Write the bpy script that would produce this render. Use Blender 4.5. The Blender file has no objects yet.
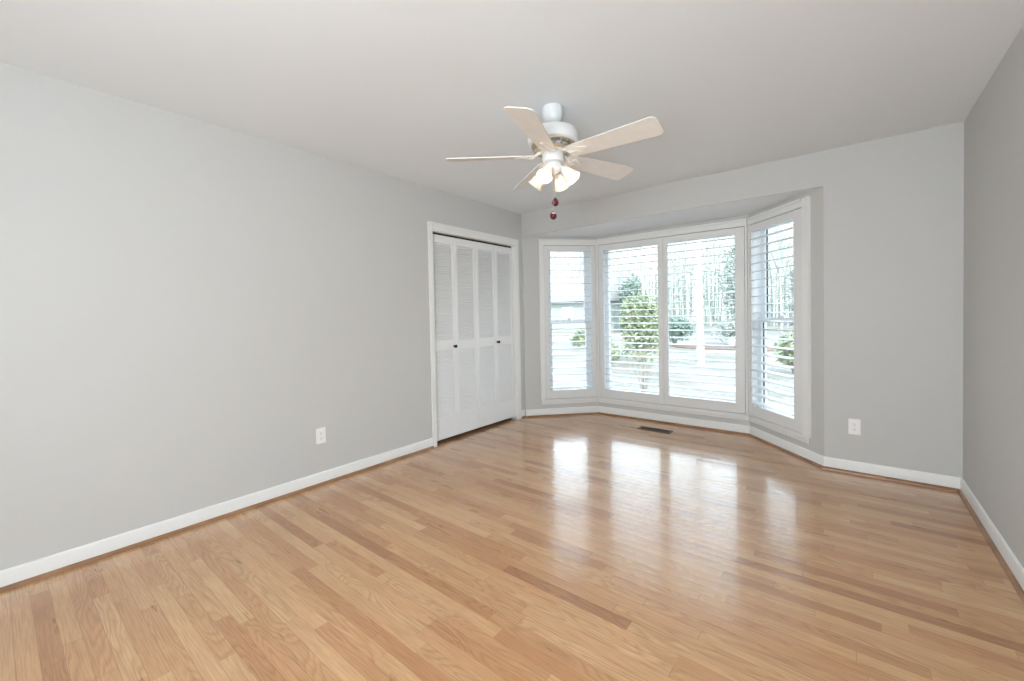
import bpy, bmesh, math, random
from mathutils import Vector, Matrix

scene = bpy.context.scene
COL = scene.collection
R = math.radians
random.seed(11)

# ------------------------------------------------------------------ camera
CAM = Vector((3.058, -4.0231, 1.2256))
R2 = Vector((0.77991034, 0.62561904, -0.01845718))
U2 = Vector((0.001597, 0.02750023, 0.99962052))
FW = Vector((-0.62588921, 0.77964386, -0.0204486))
cam_d = bpy.data.cameras.new('camera')
cam = bpy.data.objects.new('camera', cam_d)
COL.objects.link(cam)
cam.matrix_world = Matrix(((R2.x, U2.x, -FW.x, CAM.x), (R2.y, U2.y, -FW.y, CAM.y),
                           (R2.z, U2.z, -FW.z, CAM.z), (0, 0, 0, 1)))
cam_d.sensor_fit = 'HORIZONTAL'
cam_d.sensor_width = 36.0
cam_d.lens = 419.9368 / 1024 * 36
cam_d.shift_y = -16.2 / 1024
cam_d.clip_start = 0.02
cam_d.clip_end = 400
scene.camera = cam

# ------------------------------------------------------------------ view, world, sun, large lights
vs = scene.view_settings
vs.view_transform = 'Standard'
vs.look = 'None'
vs.gamma = 1
vs.use_curve_mapping = False
vs.exposure = 0.93
scene.cycles.max_bounces = 14
scene.cycles.diffuse_bounces = 8
scene.cycles.glossy_bounces = 6
scene.cycles.transparent_max_bounces = 24
scene.cycles.sample_clamp_indirect = 8.0

SKY = 4.0
SUN = 2.8
BACK = 76
BULB = 105

world = bpy.data.worlds.new('sky')
scene.world = world
world.use_nodes = True
wn = world.node_tree
bg = wn.nodes['Background']
tc = wn.nodes.new('ShaderNodeTexCoord')
sx = wn.nodes.new('ShaderNodeSeparateXYZ')
cr = wn.nodes.new('ShaderNodeValToRGB')
wn.links.new(tc.outputs['Generated'], sx.inputs[0])
wn.links.new(sx.outputs['Z'], cr.inputs[0])
cr.color_ramp.elements[0].position = 0.15
cr.color_ramp.elements[0].color = (0.215, 0.22, 0.226, 1)
cr.color_ramp.elements[1].position = 0.28
cr.color_ramp.elements[1].color = (0.78, 0.89, 1.0, 1)
wn.links.new(cr.outputs[0], bg.inputs['Color'])
for q, c in ((0.52, (0.45, 0.53, 0.62, 1)), (0.9, (0.20, 0.26, 0.36, 1))):    # a hazy winter sky is brightest low down
    cr.color_ramp.elements.new(q).color = c
bg.inputs['Strength'].default_value = SKY

sun_d = bpy.data.lights.new('sun', 'SUN')
sun_d.energy = SUN
sun_d.angle = R(1.2)
sun_d.color = (1.0, 0.95, 0.86)
sun = bpy.data.objects.new('sun', sun_d)
COL.objects.link(sun)
sun.location = (12, -14, 18)
sun.rotation_euler = Vector((0.74, -0.62, 0.62)).to_track_quat('Z', 'Y').to_euler()

# unseen fill light added behind the camera to brighten the room
ar_d = bpy.data.lights.new('daylight_window', 'AREA')
ar_d.shape = 'RECTANGLE'
ar_d.size = 0.95
ar_d.size_y = 1.45
ar_d.energy = BACK
ar_d.color = (0.885, 0.95, 1.0)
ar = bpy.data.objects.new('daylight_window', ar_d)
COL.objects.link(ar)
ar.location = (2.95, -5.44, 1.38)
ar.rotation_euler = (R(106), 0, R(20))        # shines along +y into the room

# ------------------------------------------------------------------ room numbers
W, H = 3.6462, 2.44
YF = -5.40                                # wall behind the camera
xa, xb, xc, xd, bd = 0.0216, 0.6383, 2.2954, 2.908, 0.6612
ZS = 2.1713                               # bay soffit
TH = 0.16


# ------------------------------------------------------------------ material helpers
def new_mat(name):
    m = bpy.data.materials.new(name)
    m.use_nodes = True
    return m, m.node_tree, m.node_tree.nodes['Principled BSDF']


def plain(name, col, rough=0.5, metal=0.0, bump=0.0, bscale=60.0, var=0.0, vscale=6.0, emit=None, spec=None):
    m, nt, p = new_mat(name)
    p.inputs['Base Color'].default_value = (*col, 1)
    p.inputs['Roughness'].default_value = rough
    p.inputs['Metallic'].default_value = metal
    if spec is not None:
        p.inputs['Specular IOR Level'].default_value = spec
    t = nt.nodes.new('ShaderNodeTexCoord')
    if var > 0:
        n = nt.nodes.new('ShaderNodeTexNoise')
        n.inputs['Scale'].default_value = vscale
        n.inputs['Detail'].default_value = 4
        nt.links.new(t.outputs['Object'], n.inputs['Vector'])
        r = nt.nodes.new('ShaderNodeValToRGB')
        r.color_ramp.elements[0].position = 0.3
        r.color_ramp.elements[1].position = 0.7
        r.color_ramp.elements[0].color = (*[c * (1 - var) for c in col], 1)
        r.color_ramp.elements[1].color = (*[min(1, c * (1 + var)) for c in col], 1)
        nt.links.new(n.outputs['Fac'], r.inputs[0])
        nt.links.new(r.outputs[0], p.inputs['Base Color'])
    if bump > 0:
        n2 = nt.nodes.new('ShaderNodeTexNoise')
        n2.inputs['Scale'].default_value = bscale
        n2.inputs['Detail'].default_value = 3
        nt.links.new(t.outputs['Object'], n2.inputs['Vector'])
        b = nt.nodes.new('ShaderNodeBump')
        b.inputs['Strength'].default_value = bump
        b.inputs['Distance'].default_value = 0.002
        nt.links.new(n2.outputs['Fac'], b.inputs['Height'])
        nt.links.new(b.outputs[0], p.inputs['Normal'])
    if emit:
        p.inputs['Emission Color'].default_value = (*emit[0], 1)
        p.inputs['Emission Strength'].default_value = emit[1]
    return m


M = {}
M['wall'] = plain('wall_paint', (0.558, 0.565, 0.555), 0.6, bump=0.06, bscale=220)
M['ceil'] = plain('ceiling_paint', (0.785, 0.825, 0.855), 0.75, bump=0.08, bscale=160)
M['trim'] = plain('trim_paint', (0.80, 0.81, 0.80), 0.35)
M['door'] = plain('door_paint', (0.80, 0.81, 0.815), 0.42)
M['shut'] = plain('shutter_paint', (0.76, 0.77, 0.77), 0.35)
M['vinyl'] = plain('window_vinyl', (0.84, 0.87, 0.90), 0.4)
M['gasket'] = plain('black_gasket', (0.03, 0.045, 0.06), 0.6)
M['dark'] = plain('closet_dark', (0.03, 0.03, 0.03), 0.8)  # near black stands in for shade in the closet and above its doors
M['plate'] = plain('plate_plastic', (0.86, 0.86, 0.86), 0.3)
M['slot'] = plain('slot_dark', (0.12, 0.12, 0.12), 0.6)
M['knob'] = plain('bronze_knob', (0.02, 0.016, 0.014), 0.3, metal=0.6)
M['bronze'] = plain('register_bronze', (0.10, 0.075, 0.05), 0.45, metal=0.5)
M['black'] = plain('register_hollow', (0.015, 0.013, 0.012), 0.7)
M['fan'] = plain('fan_white', (0.80, 0.82, 0.83), 0.28)
M['blade'] = plain('blade_white', (0.78, 0.76, 0.72), 0.38, var=0.03, vscale=20)
M['brass'] = plain('aged_brass', (0.55, 0.48, 0.36), 0.35, metal=0.5)
M['chain'] = plain('chain_metal', (0.62, 0.58, 0.52), 0.35, metal=0.8)
M['red'] = plain('fob_red', (0.10, 0.010, 0.018), 0.28, var=0.4, vscale=90)
M['fobdark'] = plain('fob_dark', (0.05, 0.03, 0.025), 0.5)
M['bulb'] = plain('bulb_glow', (1, 0.95, 0.85), 0.5, emit=((1.0, 0.90, 0.76), BULB))
M['brick'] = plain('brick', (0.45, 0.30, 0.25), 0.9, var=0.15, vscale=12)


def shade_mat():
    m = bpy.data.materials.new('frosted_shade')
    m.use_nodes = True
    nt = m.node_tree
    nt.nodes.clear()
    o = nt.nodes.new('ShaderNodeOutputMaterial')
    tr = nt.nodes.new('ShaderNodeBsdfTranslucent')
    tr.inputs[0].default_value = (0.80, 0.71, 0.58, 1)
    df = nt.nodes.new('ShaderNodeBsdfDiffuse')
    df.inputs[0].default_value = (0.92, 0.90, 0.86, 1)
    gl = nt.nodes.new('ShaderNodeBsdfGlossy')
    gl.inputs['Roughness'].default_value = 0.15
    a = nt.nodes.new('ShaderNodeMixShader')
    a.inputs[0].default_value = 0.80
    b = nt.nodes.new('ShaderNodeMixShader')
    b.inputs[0].default_value = 0.06
    nt.links.new(tr.outputs[0], a.inputs[1])
    nt.links.new(df.outputs[0], a.inputs[2])
    nt.links.new(a.outputs[0], b.inputs[1])
    nt.links.new(gl.outputs[0], b.inputs[2])
    nt.links.new(b.outputs[0], o.inputs[0])
    return m


def glass_mat():
    m = bpy.data.materials.new('window_glass')
    m.use_nodes = True
    nt = m.node_tree
    nt.nodes.clear()
    o = nt.nodes.new('ShaderNodeOutputMaterial')
    tr = nt.nodes.new('ShaderNodeBsdfTransparent')
    tr.inputs[0].default_value = (0.95, 0.98, 0.97, 1)
    gl = nt.nodes.new('ShaderNodeBsdfGlossy')
    gl.inputs['Roughness'].default_value = 0.01
    f = nt.nodes.new('ShaderNodeFresnel')
    f.inputs['IOR'].default_value = 1.45
    a = nt.nodes.new('ShaderNodeMixShader')
    g = nt.nodes.new('ShaderNodeNewGeometry')
    k = nt.nodes.new('ShaderNodeMath')
    k.operation = 'MULTIPLY_ADD'          # no reflection inside the pane
    k.inputs[1].default_value = -1.0
    k.inputs[2].default_value = 1.0
    nt.links.new(g.outputs['Backfacing'], k.inputs[0])
    k2 = nt.nodes.new('ShaderNodeMath')
    k2.operation = 'MULTIPLY'
    nt.links.new(k.outputs[0], k2.inputs[0])
    nt.links.new(f.outputs[0], k2.inputs[1])
    nt.links.new(k2.outputs[0], a.inputs[0])
    nt.links.new(tr.outputs[0], a.inputs[1])
    nt.links.new(gl.outputs[0], a.inputs[2])
    nt.links.new(a.outputs[0], o.inputs[0])
    return m


M['shade'] = shade_mat()
M['glass'] = glass_mat()


def floor_mat():
    m, nt, p = new_mat('oak_strip_floor')
    N, L = nt.nodes, nt.links

    def math_(op, a, b=None, c=None):
        n = N.new('ShaderNodeMath')
        n.operation = op
        for i, v in enumerate((a, b, c)):
            if v is None:
                continue
            if isinstance(v, (int, float)):
                n.inputs[i].default_value = v
            else:
                L.new(v, n.inputs[i])
        return n.outputs[0]

    def vec(x, y, z=0.0):
        n = N.new('ShaderNodeCombineXYZ')
        for i, v in enumerate((x, y, z)):
            if isinstance(v, (int, float)):
                n.inputs[i].default_value = v
            else:
                L.new(v, n.inputs[i])
        return n.outputs[0]

    def white(v):
        n = N.new('ShaderNodeTexWhiteNoise')
        n.noise_dimensions = '3D'
        L.new(v, n.inputs['Vector'])
        return n.outputs['Value'], n.outputs['Color']

    def noise(v, scale, detail=3, rough=0.5, dist=0.0):
        n = N.new('ShaderNodeTexNoise')
        n.inputs['Scale'].default_value = scale
        n.inputs['Detail'].default_value = detail
        n.inputs['Roughness'].default_value = rough
        n.inputs['Distortion'].default_value = dist
        L.new(v, n.inputs['Vector'])
        return n.outputs['Fac']

    def ramp(f, stops):
        n = N.new('ShaderNodeValToRGB')
        e = n.color_ramp.elements
        while len(e) < len(stops):
            e.new(0.5)
        for i, (q, c) in enumerate(stops):
            e[i].position = q
            e[i].color = (*c, 1)
        L.new(f, n.inputs[0])
        return n.outputs[0]

    def mult(a, b, fac=1.0):
        n = N.new('ShaderNodeMix')
        n.data_type = 'RGBA'
        n.blend_type = 'MULTIPLY'
        if isinstance(fac, (int, float)):
            n.inputs[0].default_value = fac
        else:
            L.new(fac, n.inputs[0])
        L.new(a, n.inputs[6])
        L.new(b, n.inputs[7])
        return n.outputs[2]

    t = N.new('ShaderNodeTexCoord')
    s = N.new('ShaderNodeSeparateXYZ')
    L.new(t.outputs['Object'], s.inputs[0])
    X, Y = s.outputs['X'], s.outputs['Y']
    PW = 0.0572
    yr = math_('DIVIDE', math_('ADD', Y, 20.013), PW)
    row = math_('FLOOR', yr)
    fy = math_('FRACT', yr)
    r1, rc = white(vec(row, 3.7, 1.3))
    sr = N.new('ShaderNodeSeparateColor')
    L.new(rc, sr.inputs[0])
    leng = math_('MULTIPLY_ADD', sr.outputs[1], 0.60, 0.42)
    xr = math_('DIVIDE', math_('MULTIPLY_ADD', r1, 9.0, math_('ADD', X, 10.0)), leng)
    colm = math_('FLOOR', xr)
    fx = math_('FRACT', xr)
    bid, bcol = white(vec(row, colm, 7.7))
    sb = N.new('ShaderNodeSeparateColor')
    L.new(bcol, sb.inputs[0])
    # board tone
    base = ramp(bid, [(0.0, (0.42, 0.218, 0.100)), (0.10, (0.52, 0.282, 0.132)), (0.35, (0.60, 0.340, 0.168)),
                      (0.75, (0.64, 0.375, 0.190)), (1.0, (0.68, 0.415, 0.220))])
    warm = ramp(sb.outputs[0], [(0.0, (1.0, 0.93, 0.88)), (0.35, (1, 1, 1)), (1.0, (0.97, 1.0, 1.0))])
    base = mult(base, warm)
    ox = math_('MULTIPLY', sb.outputs[1], 31.0)
    oy = math_('MULTIPLY', sb.outputs[2], 17.0)
    gx = math_('ADD', X, ox)
    gy = math_('ADD', Y, oy)
    # fine pores
    fine = noise(vec(math_('MULTIPLY', gx, 3.0), math_('MULTIPLY', gy, 95.0)), 2.2, 4, 0.6)
    base = mult(base, ramp(fine, [(0.30, (0.72, 0.64, 0.56)), (0.58, (1, 1, 1))]), 0.8)
    # cathedral figure: contour lines of a stretched field
    fld = noise(vec(math_('MULTIPLY', gx, 1.55), math_('MULTIPLY', gy, 11.0)), 1.0, 2, 0.35, 0.25)
    ring = math_('FRACT', math_('MULTIPLY', fld, 17.0))
    lines = ramp(ring, [(0.0, (0.82, 0.77, 0.70)), (0.12, (0.68, 0.60, 0.51)), (0.40, (0.90, 0.87, 0.83)), (0.80, (1.0, 1.0, 1.0)), (1.0, (0.82, 0.77, 0.70))])
    strong = math_('MULTIPLY', math_('GREATER_THAN', sb.outputs[2], 0.50), 0.50)
    strong = math_('ADD', strong, 0.10)
    base = mult(base, lines, strong)
    # slow tone drift along a board
    drift = noise(vec(math_('MULTIPLY', gx, 2.0), math_('MULTIPLY', gy, 6.0)), 1.0, 2)
    base = mult(base, ramp(drift, [(0.3, (0.90, 0.88, 0.85)), (0.7, (1.05, 1.05, 1.05))]), 0.8)
    # joints
    ey = math_('MULTIPLY', math_('MINIMUM', fy, math_('SUBTRACT', 1.0, fy)), PW)
    ex = math_('MULTIPLY', math_('MINIMUM', fx, math_('SUBTRACT', 1.0, fx)), leng)
    e = math_('MINIMUM', ey, math_('MULTIPLY', ex, 1.0))
    jw = math_('MULTIPLY_ADD', r1, 0.0010, 0.0004)
    joint = math_('LESS_THAN', e, jw)
    jc = N.new('ShaderNodeRGB')
    jc.outputs[0].default_value = (0.50, 0.40, 0.30, 1)
    base = mult(base, jc.outputs[0], math_('MULTIPLY', joint, 0.6))
    L.new(base, p.inputs['Base Color'])
    # gloss
    rn = noise(vec(math_('MULTIPLY', X, 1.0), math_('MULTIPLY', Y, 6.0)), 2.0, 3)
    L.new(math_('MULTIPLY_ADD', rn, 0.10, 0.24), p.inputs['Roughness'])
    p.inputs['IOR'].default_value = 1.5
    p.inputs['Coat Weight'].default_value = 0.8
    p.inputs['Coat Roughness'].default_value = 0.12
    p.inputs['Coat IOR'].default_value = 1.5
    # boards cup and tip a little
    d = math_('SUBTRACT', fy, 0.5)
    cup = math_('MULTIPLY', math_('MULTIPLY', d, d), 0.0008)
    tip = math_('MULTIPLY', math_('MULTIPLY', d, math_('SUBTRACT', bid, 0.5)), 0.0012)
    slow = math_('MULTIPLY', noise(vec(math_('MULTIPLY', X, 2.5), math_('MULTIPLY', Y, 7.0)), 1.0, 2), 0.0007)
    hgt = math_('ADD', math_('ADD', cup, tip), slow)
    b = N.new('ShaderNodeBump')
    b.inputs['Strength'].default_value = 1.0
    b.inputs['Distance'].default_value = 1.0
    L.new(hgt, b.inputs['Height'])
    L.new(b.outputs[0], p.inputs['Normal'])
    L.new(b.outputs[0], p.inputs['Coat Normal'])
    return m


def oak_mat():
    m, nt, p = new_mat('oak_shoe')
    t = nt.nodes.new('ShaderNodeTexCoord')
    n = nt.nodes.new('ShaderNodeTexNoise')
    n.inputs['Scale'].default_value = 7
    n.inputs['Detail'].default_value = 5
    r = nt.nodes.new('ShaderNodeValToRGB')
    r.color_ramp.elements[0].position = 0.3
    r.color_ramp.elements[0].color = (0.22, 0.11, 0.05, 1)
    r.color_ramp.elements[1].position = 0.7
    r.color_ramp.elements[1].color = (0.36, 0.195, 0.10, 1)
    nt.links.new(t.outputs['Object'], n.inputs['Vector'])
    nt.links.new(n.outputs['Fac'], r.inputs[0])
    nt.links.new(r.outputs[0], p.inputs['Base Color'])
    p.inputs['Roughness'].default_value = 0.3
    return m


M['floor'] = floor_mat()
M['oak'] = oak_mat()


# ------------------------------------------------------------------ mesh builder
class MB:
    def __init__(self):
        self.bm = bmesh.new()

    def prism(self, foot, z0, z1):
        bm = self.bm
        lo = [bm.verts.new((x, y, z0)) for x, y in foot]
        hi = [bm.verts.new((x, y, z1)) for x, y in foot]
        n = len(foot)
        bm.faces.new(lo[::-1])
        bm.faces.new(hi)
        for i in range(n):
            j = (i + 1) % n
            bm.faces.new((lo[i], lo[j], hi[j], hi[i]))
        return self

    def hexa(self, P):
        """eight corners: four of one end, four of the other, same order"""
        v = [self.bm.verts.new(p) for p in P]
        for f in ((3, 2, 1, 0), (4, 5, 6, 7), (0, 1, 5, 4), (1, 2, 6, 5), (2, 3, 7, 6), (3, 0, 4, 7)):
            self.bm.faces.new([v[i] for i in f])
        return self

    def box(self, a, b, fr=None):
        (x0, y0, z0), (x1, y1, z1) = a, b
        P = [(x0, y0, z0), (x1, y0, z0), (x1, y1, z0), (x0, y1, z0),
             (x0, y0, z1), (x1, y0, z1), (x1, y1, z1), (x0, y1, z1)]
        if fr:
            P = [fr(*q) for q in P]
        return self.hexa(P)

    def sweep(self, prof, A, B, fr):
        """closed profile (u,v) carried from A to B; fr(point_param, u, v) -> xyz"""
        bm = self.bm
        a = [bm.verts.new(fr(A, u, v)) for u, v in prof]
        b = [bm.verts.new(fr(B, u, v)) for u, v in prof]
        n = len(prof)
        bm.faces.new(a[::-1])
        bm.faces.new(b)
        for i in range(n):
            j = (i + 1) % n
            bm.faces.new((a[i], a[j], b[j], b[i]))
        return self

    def lathe(self, prof, origin=(0, 0, 0), axis=(0, 0, 1), n=28, close=False):
        """prof: (radius, height) along axis; radius 0 makes a pole"""
        ax = Vector(axis).normalized()
        h = Vector((1, 0, 0)) if abs(ax.x) < 0.9 else Vector((0, 1, 0))
        u = ax.cross(h).normalized()
        w = ax.cross(u)
        o = Vector(origin)
        rings = []
        for r, z in prof:
            if r < 1e-6:
                rings.append([self.bm.verts.new(o + ax * z)])
            else:
                rings.append([self.bm.verts.new(o + ax * z + (u * math.cos(2 * math.pi * k / n) + w * math.sin(2 * math.pi * k / n)) * r) for k in range(n)])
        if close:
            rings.append(rings[0])
        for a, b in zip(rings, rings[1:]):
            for k in range(n):
                j = (k + 1) % n
                f = []
                for q in ((a[k] if len(a) > 1 else a[0]), (a[j] if len(a) > 1 else a[0]),
                          (b[j] if len(b) > 1 else b[0]), (b[k] if len(b) > 1 else b[0])):
                    if q not in f:
                        f.append(q)
                if len(f) > 2:
                    try:
                        self.bm.faces.new(f)
                    except ValueError:
                        pass
        return self

    def tube(self, pts, rad, n=6):
        pts = [Vector(q) for q in pts]
        rad = rad if isinstance(rad, (list, tuple)) else [rad] * len(pts)
        rings = []
        for i, q in enumerate(pts):
            d = (pts[min(i + 1, len(pts) - 1)] - pts[max(i - 1, 0)])
            d = d.normalized() if d.length > 1e-9 else Vector((0, 0, 1))
            h = Vector((0, 0, 1)) if abs(d.z) < 0.9 else Vector((1, 0, 0))
            u = d.cross(h).normalized()
            w = d.cross(u)
            rings.append([self.bm.verts.new(q + (u * math.cos(2 * math.pi * k / n) + w * math.sin(2 * math.pi * k / n)) * rad[i]) for k in range(n)])
        for a, b in zip(rings, rings[1:]):
            for k in range(n):
                j = (k + 1) % n
                self.bm.faces.new((a[k], a[j], b[j], b[k]))
        self.bm.faces.new(rings[0][::-1])
        self.bm.faces.new(rings[-1])
        return self

    def build(self, name, mat, parent=None, bevel=0.0, smooth=False, angle=40, recalc=True):
        bm = self.bm
        if recalc:
            bmesh.ops.recalc_face_normals(bm, faces=bm.faces)
        if bevel > 0:
            es = [e for e in bm.edges if len(e.link_faces) == 2 and e.calc_face_angle(0) > R(35)]
            bmesh.ops.bevel(bm, geom=es, offset=bevel, segments=2, profile=0.6, affect='EDGES', clamp_overlap=True)
        if smooth:
            for f in bm.faces:
                f.smooth = True
            for e in bm.edges:
                e.smooth = not (len(e.link_faces) == 2 and e.calc_face_angle(0) > R(angle))
        org = ORIGIN.get(parent.name, Vector((0, 0, 0))) if parent else None
        if org is None:
            org = Vector((0, 0, 0))
        bmesh.ops.translate(bm, verts=bm.verts, vec=-org)
        me = bpy.data.meshes.new(name)
        bm.to_mesh(me)
        bm.free()
        me.materials.append(mat)
        o = bpy.data.objects.new(name, me)
        COL.objects.link(o)
        if parent:
            o.parent = parent
            ORIGIN[o.name] = org
        else:
            ORIGIN[o.name] = Vector((0, 0, 0))
        return o


ORIGIN = {}


def empty(name, loc):
    o = bpy.data.objects.new(name, None)
    o.empty_display_size = 0.1
    COL.objects.link(o)
    o.location = loc
    ORIGIN[o.name] = Vector(loc)
    return o


def tag(o, label, cat, group=None):
    o['label'] = label
    o['category'] = cat
    if group:
        o['group'] = group
    return o


def struct(o):
    o['kind'] = 'structure'
    return o


def rebase(o, loc):
    """move the origin of a top-level mesh to loc without moving the mesh"""
    o.data.transform(Matrix.Translation(-Vector(loc)))
    o.location = loc
    ORIGIN[o.name] = Vector(loc)
    return o


# ------------------------------------------------------------------ shell
room = [(0, YF), (W, YF), (W, 0), (xd, 0), (xc, bd), (xb, bd), (xa, 0), (0, 0)]
struct(MB().prism(room, -0.05, 0.0).build('floor', M['floor']))
struct(MB().prism([(-TH, YF - TH), (W + TH, YF - TH), (W + TH, TH), (-TH, TH)], H, H + 0.2).build('ceiling', M['ceil']))
soff = [(xd, 0.0), (xc, bd), (xb, bd), (xa, 0.0)]


def seg(A, B):
    A, B = Vector((A[0], A[1])), Vector((B[0], B[1]))
    d = (B - A)
    L = d.length
    d.normalize()
    n = Vector((-d.y, d.x))
    return A, d, n, L


BL = seg((xa, 0), (xb, bd))
BC = seg((xb, bd), (xc, bd))
BR = seg((xc, bd), (xd, 0))


def local(S):
    A, d, n, L = S

    def fr(s, t, z):
        q = A + d * s + n * t
        return (q.x, q.y, z)
    return fr


def mitre(S1, S2, t):
    """outer corner between two consecutive bay walls at offset t"""
    n = (S1[2] + S2[2]).normalized()
    P = S1[0] + S1[1] * S1[3]
    return P + n * (t / n.dot(S1[2]))


O_l = BL[0] + BL[2] * TH * 0.3 + Vector((0, 0))
P1 = mitre(BL, BC, TH)
P2 = mitre(BC, BR, TH)
P0 = BL[0] + BL[2] * TH
P3 = BR[0] + BR[1] * BR[3] + BR[2] * TH
HT = 0.012
Q0 = BL[0] + BL[1] * (HT / BL[1].y)
Q3 = BR[0] + BR[1] * (BR[3] + HT / BR[1].y)
struct(MB().prism([(P3.x, HT + 0.05), tuple(P3), tuple(P2), tuple(P1), tuple(P0), (-0.05, HT + 0.05), (-0.05, HT), (P3.x, HT)], ZS, ZS + 0.14).build('ceiling_bay', M['ceil']))


E1, E2 = mitre(BL, BC, TH + 0.5), mitre(BC, BR, TH + 0.5)
struct(MB().prism([(P3.x + 0.75, TH + 0.02), tuple(E2), tuple(E1), (P0.x - 0.7, TH + 0.02)], ZS + 0.16, ZS + 0.26).build('roof_bay', M['trim']))  # unseen eave added to keep high sky light off the louvers


def bay_wall(name, S, outA, outB, hole):
    A, d, n, L = S
    B = A + d * L
    s0, s1, z0, z1 = hole
    m = MB()
    zt = ZS
    a0, a1 = A + d * s0, A + d * s0 + n * TH
    b0, b1 = A + d * s1, A + d * s1 + n * TH
    T = lambda v: (v.x, v.y)
    m.prism([T(A), T(a0), T(a1), T(outA)], -0.5, zt)
    m.prism([T(b0), T(B), T(outB), T(b1)], -0.5, zt)
    m.prism([T(a0), T(b0), T(b1), T(a1)], -0.5, z0)
    m.prism([T(a0), T(b0), T(b1), T(a1)], z1, zt)
    return struct(m.build(name, M['wall']))


HZ0, HZ1 = 0.205, 2.065
bay_wall('wall_bay_left', BL, P0, P1, (0.245, 0.889, HZ0, HZ1))
bay_wall('wall_bay_center', BC, P1, P2, (0.036, 1.622, HZ0, HZ1))
bay_wall('wall_bay_right', BR, P2, P3, (0.018, 0.700, HZ0, HZ1))

# main walls
CY0, CY1, CZ = -1.395, -0.140, 2.045          # closet opening in the left wall
m = MB()
m.box((-TH, YF, -0.5), (0, CY0, H)).box((-TH, CY1, -0.5), (0, TH, H)).box((-TH, CY0, CZ), (0, CY1, H))
struct(m.build('wall_left', M['wall']))
m = MB()
m.box((0, 0, -0.5), (xa, TH * 0.9, ZS)).box((0, 0, ZS), (xd, HT, H)).box((xd, 0, -0.5), (W, TH, H))
m.box((0, HT, ZS + 0.14), (xd, TH, H))
struct(m.build('wall_back', M['wall']))
struct(MB().box((W, YF, -0.5), (W + TH, TH, H)).build('wall_right', M['wall']))
FX0, FX1, FZ0, FZ1 = 2.42, 3.46, 0.60, 2.16
m = MB()
m.box((-TH, YF - TH, -0.5), (FX0, YF, H)).box((FX1, YF - TH, -0.5), (W + TH, YF, H))
m.box((FX0, YF - TH, -0.5), (FX1, YF, FZ0)).box((FX0, YF - TH, FZ1), (FX1, YF, H))
struct(m.build('wall_front', M['wall']))
# unseen roof added to keep the sun out of the front window
struct(MB().box((-3.0, YF - TH - 3.0, H + 0.02), (W + 5.0, YF - TH, H + 0.2)).build('roof_porch', M['ceil']))
# closet recess behind the folding doors, its shade painted on as near black
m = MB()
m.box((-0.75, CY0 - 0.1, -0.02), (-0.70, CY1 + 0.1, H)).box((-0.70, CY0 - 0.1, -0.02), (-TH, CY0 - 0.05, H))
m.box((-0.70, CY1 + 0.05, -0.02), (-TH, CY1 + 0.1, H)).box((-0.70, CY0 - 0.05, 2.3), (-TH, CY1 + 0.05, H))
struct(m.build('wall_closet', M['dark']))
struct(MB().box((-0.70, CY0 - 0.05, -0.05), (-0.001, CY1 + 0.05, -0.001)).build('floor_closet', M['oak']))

# ------------------------------------------------------------------ baseboards, each with its oak shoe
base_prof = [(0, 0), (0.012, 0), (0.012, 0.078), (0.0095, 0.087), (0.004, 0.092), (0, 0.092)]
shoe_prof = [(0.012, 0)] + [(0.012 + 0.017 * math.cos(a), 0.019 * math.sin(a)) for a in [R(q) for q in (0, 18, 36, 54, 72, 90)]]


def baseboard(name, A, B, e0=(0, 0), e1=(0, 0)):
    """along A->B with the room on the right; e = mitre slopes at the two ends (ds per depth)"""
    A, d, n, L = seg(A, B)

    def fr(s, u, v):
        k = e0[0] * u if s == 0 else -e1[0] * u
        q = A + d * (s + k) - n * u
        return (q.x, q.y, v)
    b = struct(MB().sweep(base_prof, 0, L, fr).build('baseboard_' + name, M['trim'], smooth=True, angle=30))
    sh = MB().sweep(shoe_prof, 0, L, fr).build('shoe_molding', M['oak'], b, smooth=True, angle=40)
    sh['label'] = 'oak shoe moulding'
    return b


tq = math.tan(R(23.5))
baseboard('left', (0, YF), (0, CY0 - 0.050), (1, 0), (0, 0))
baseboard('closet_corner', (0, CY1 + 0.058), (0, -0.0), (0, 0), (0.45, 0))
baseboard('bay_left', (xa, 0), (xb, bd), (0.25, 0), (tq, 0))
baseboard('bay_center', (xb, bd), (xc, bd), (tq, 0), (tq, 0))
baseboard('bay_right', (xc, bd), (xd, 0), (tq, 0), (-tq, 0))
baseboard('back', (xd, 0), (W, 0), (-tq, 0), (1, 0))
baseboard('right', (W, 0), (W, YF), (1, 0), (1, 0))
baseboard('front', (W, YF), (0, YF), (1, 0), (1, 0))

# ------------------------------------------------------------------ bay windows: casing, sill, sash, glass
# profile of the picture-frame casing: (across, proud)
def casing_bar(m, fr, horiz, a0, a1, b0, b1, step):
    """flat board with a raised outer band; a = along, b = across, step marks the outer band side"""
    def put(al0, al1, ac0, ac1, t):
        if horiz:
            m.box((al0, -t, ac0), (al1, 0.0, ac1), fr)
        else:
            m.box((ac0, -t, al0), (ac1, 0.0, al1), fr)
    w = b1 - b0
    if step > 0:
        put(a0, a1, b0, b0 + w * 0.68, 0.020)
        put(a0, a1, b0 + w * 0.68, b1, 0.030)
    elif step < 0:
        put(a0, a1, b0 + w * 0.32, b1, 0.020)
        put(a0, a1, b0, b0 + w * 0.32, 0.030)
    else:
        put(a0, a1, b0, b1, 0.022)


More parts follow.
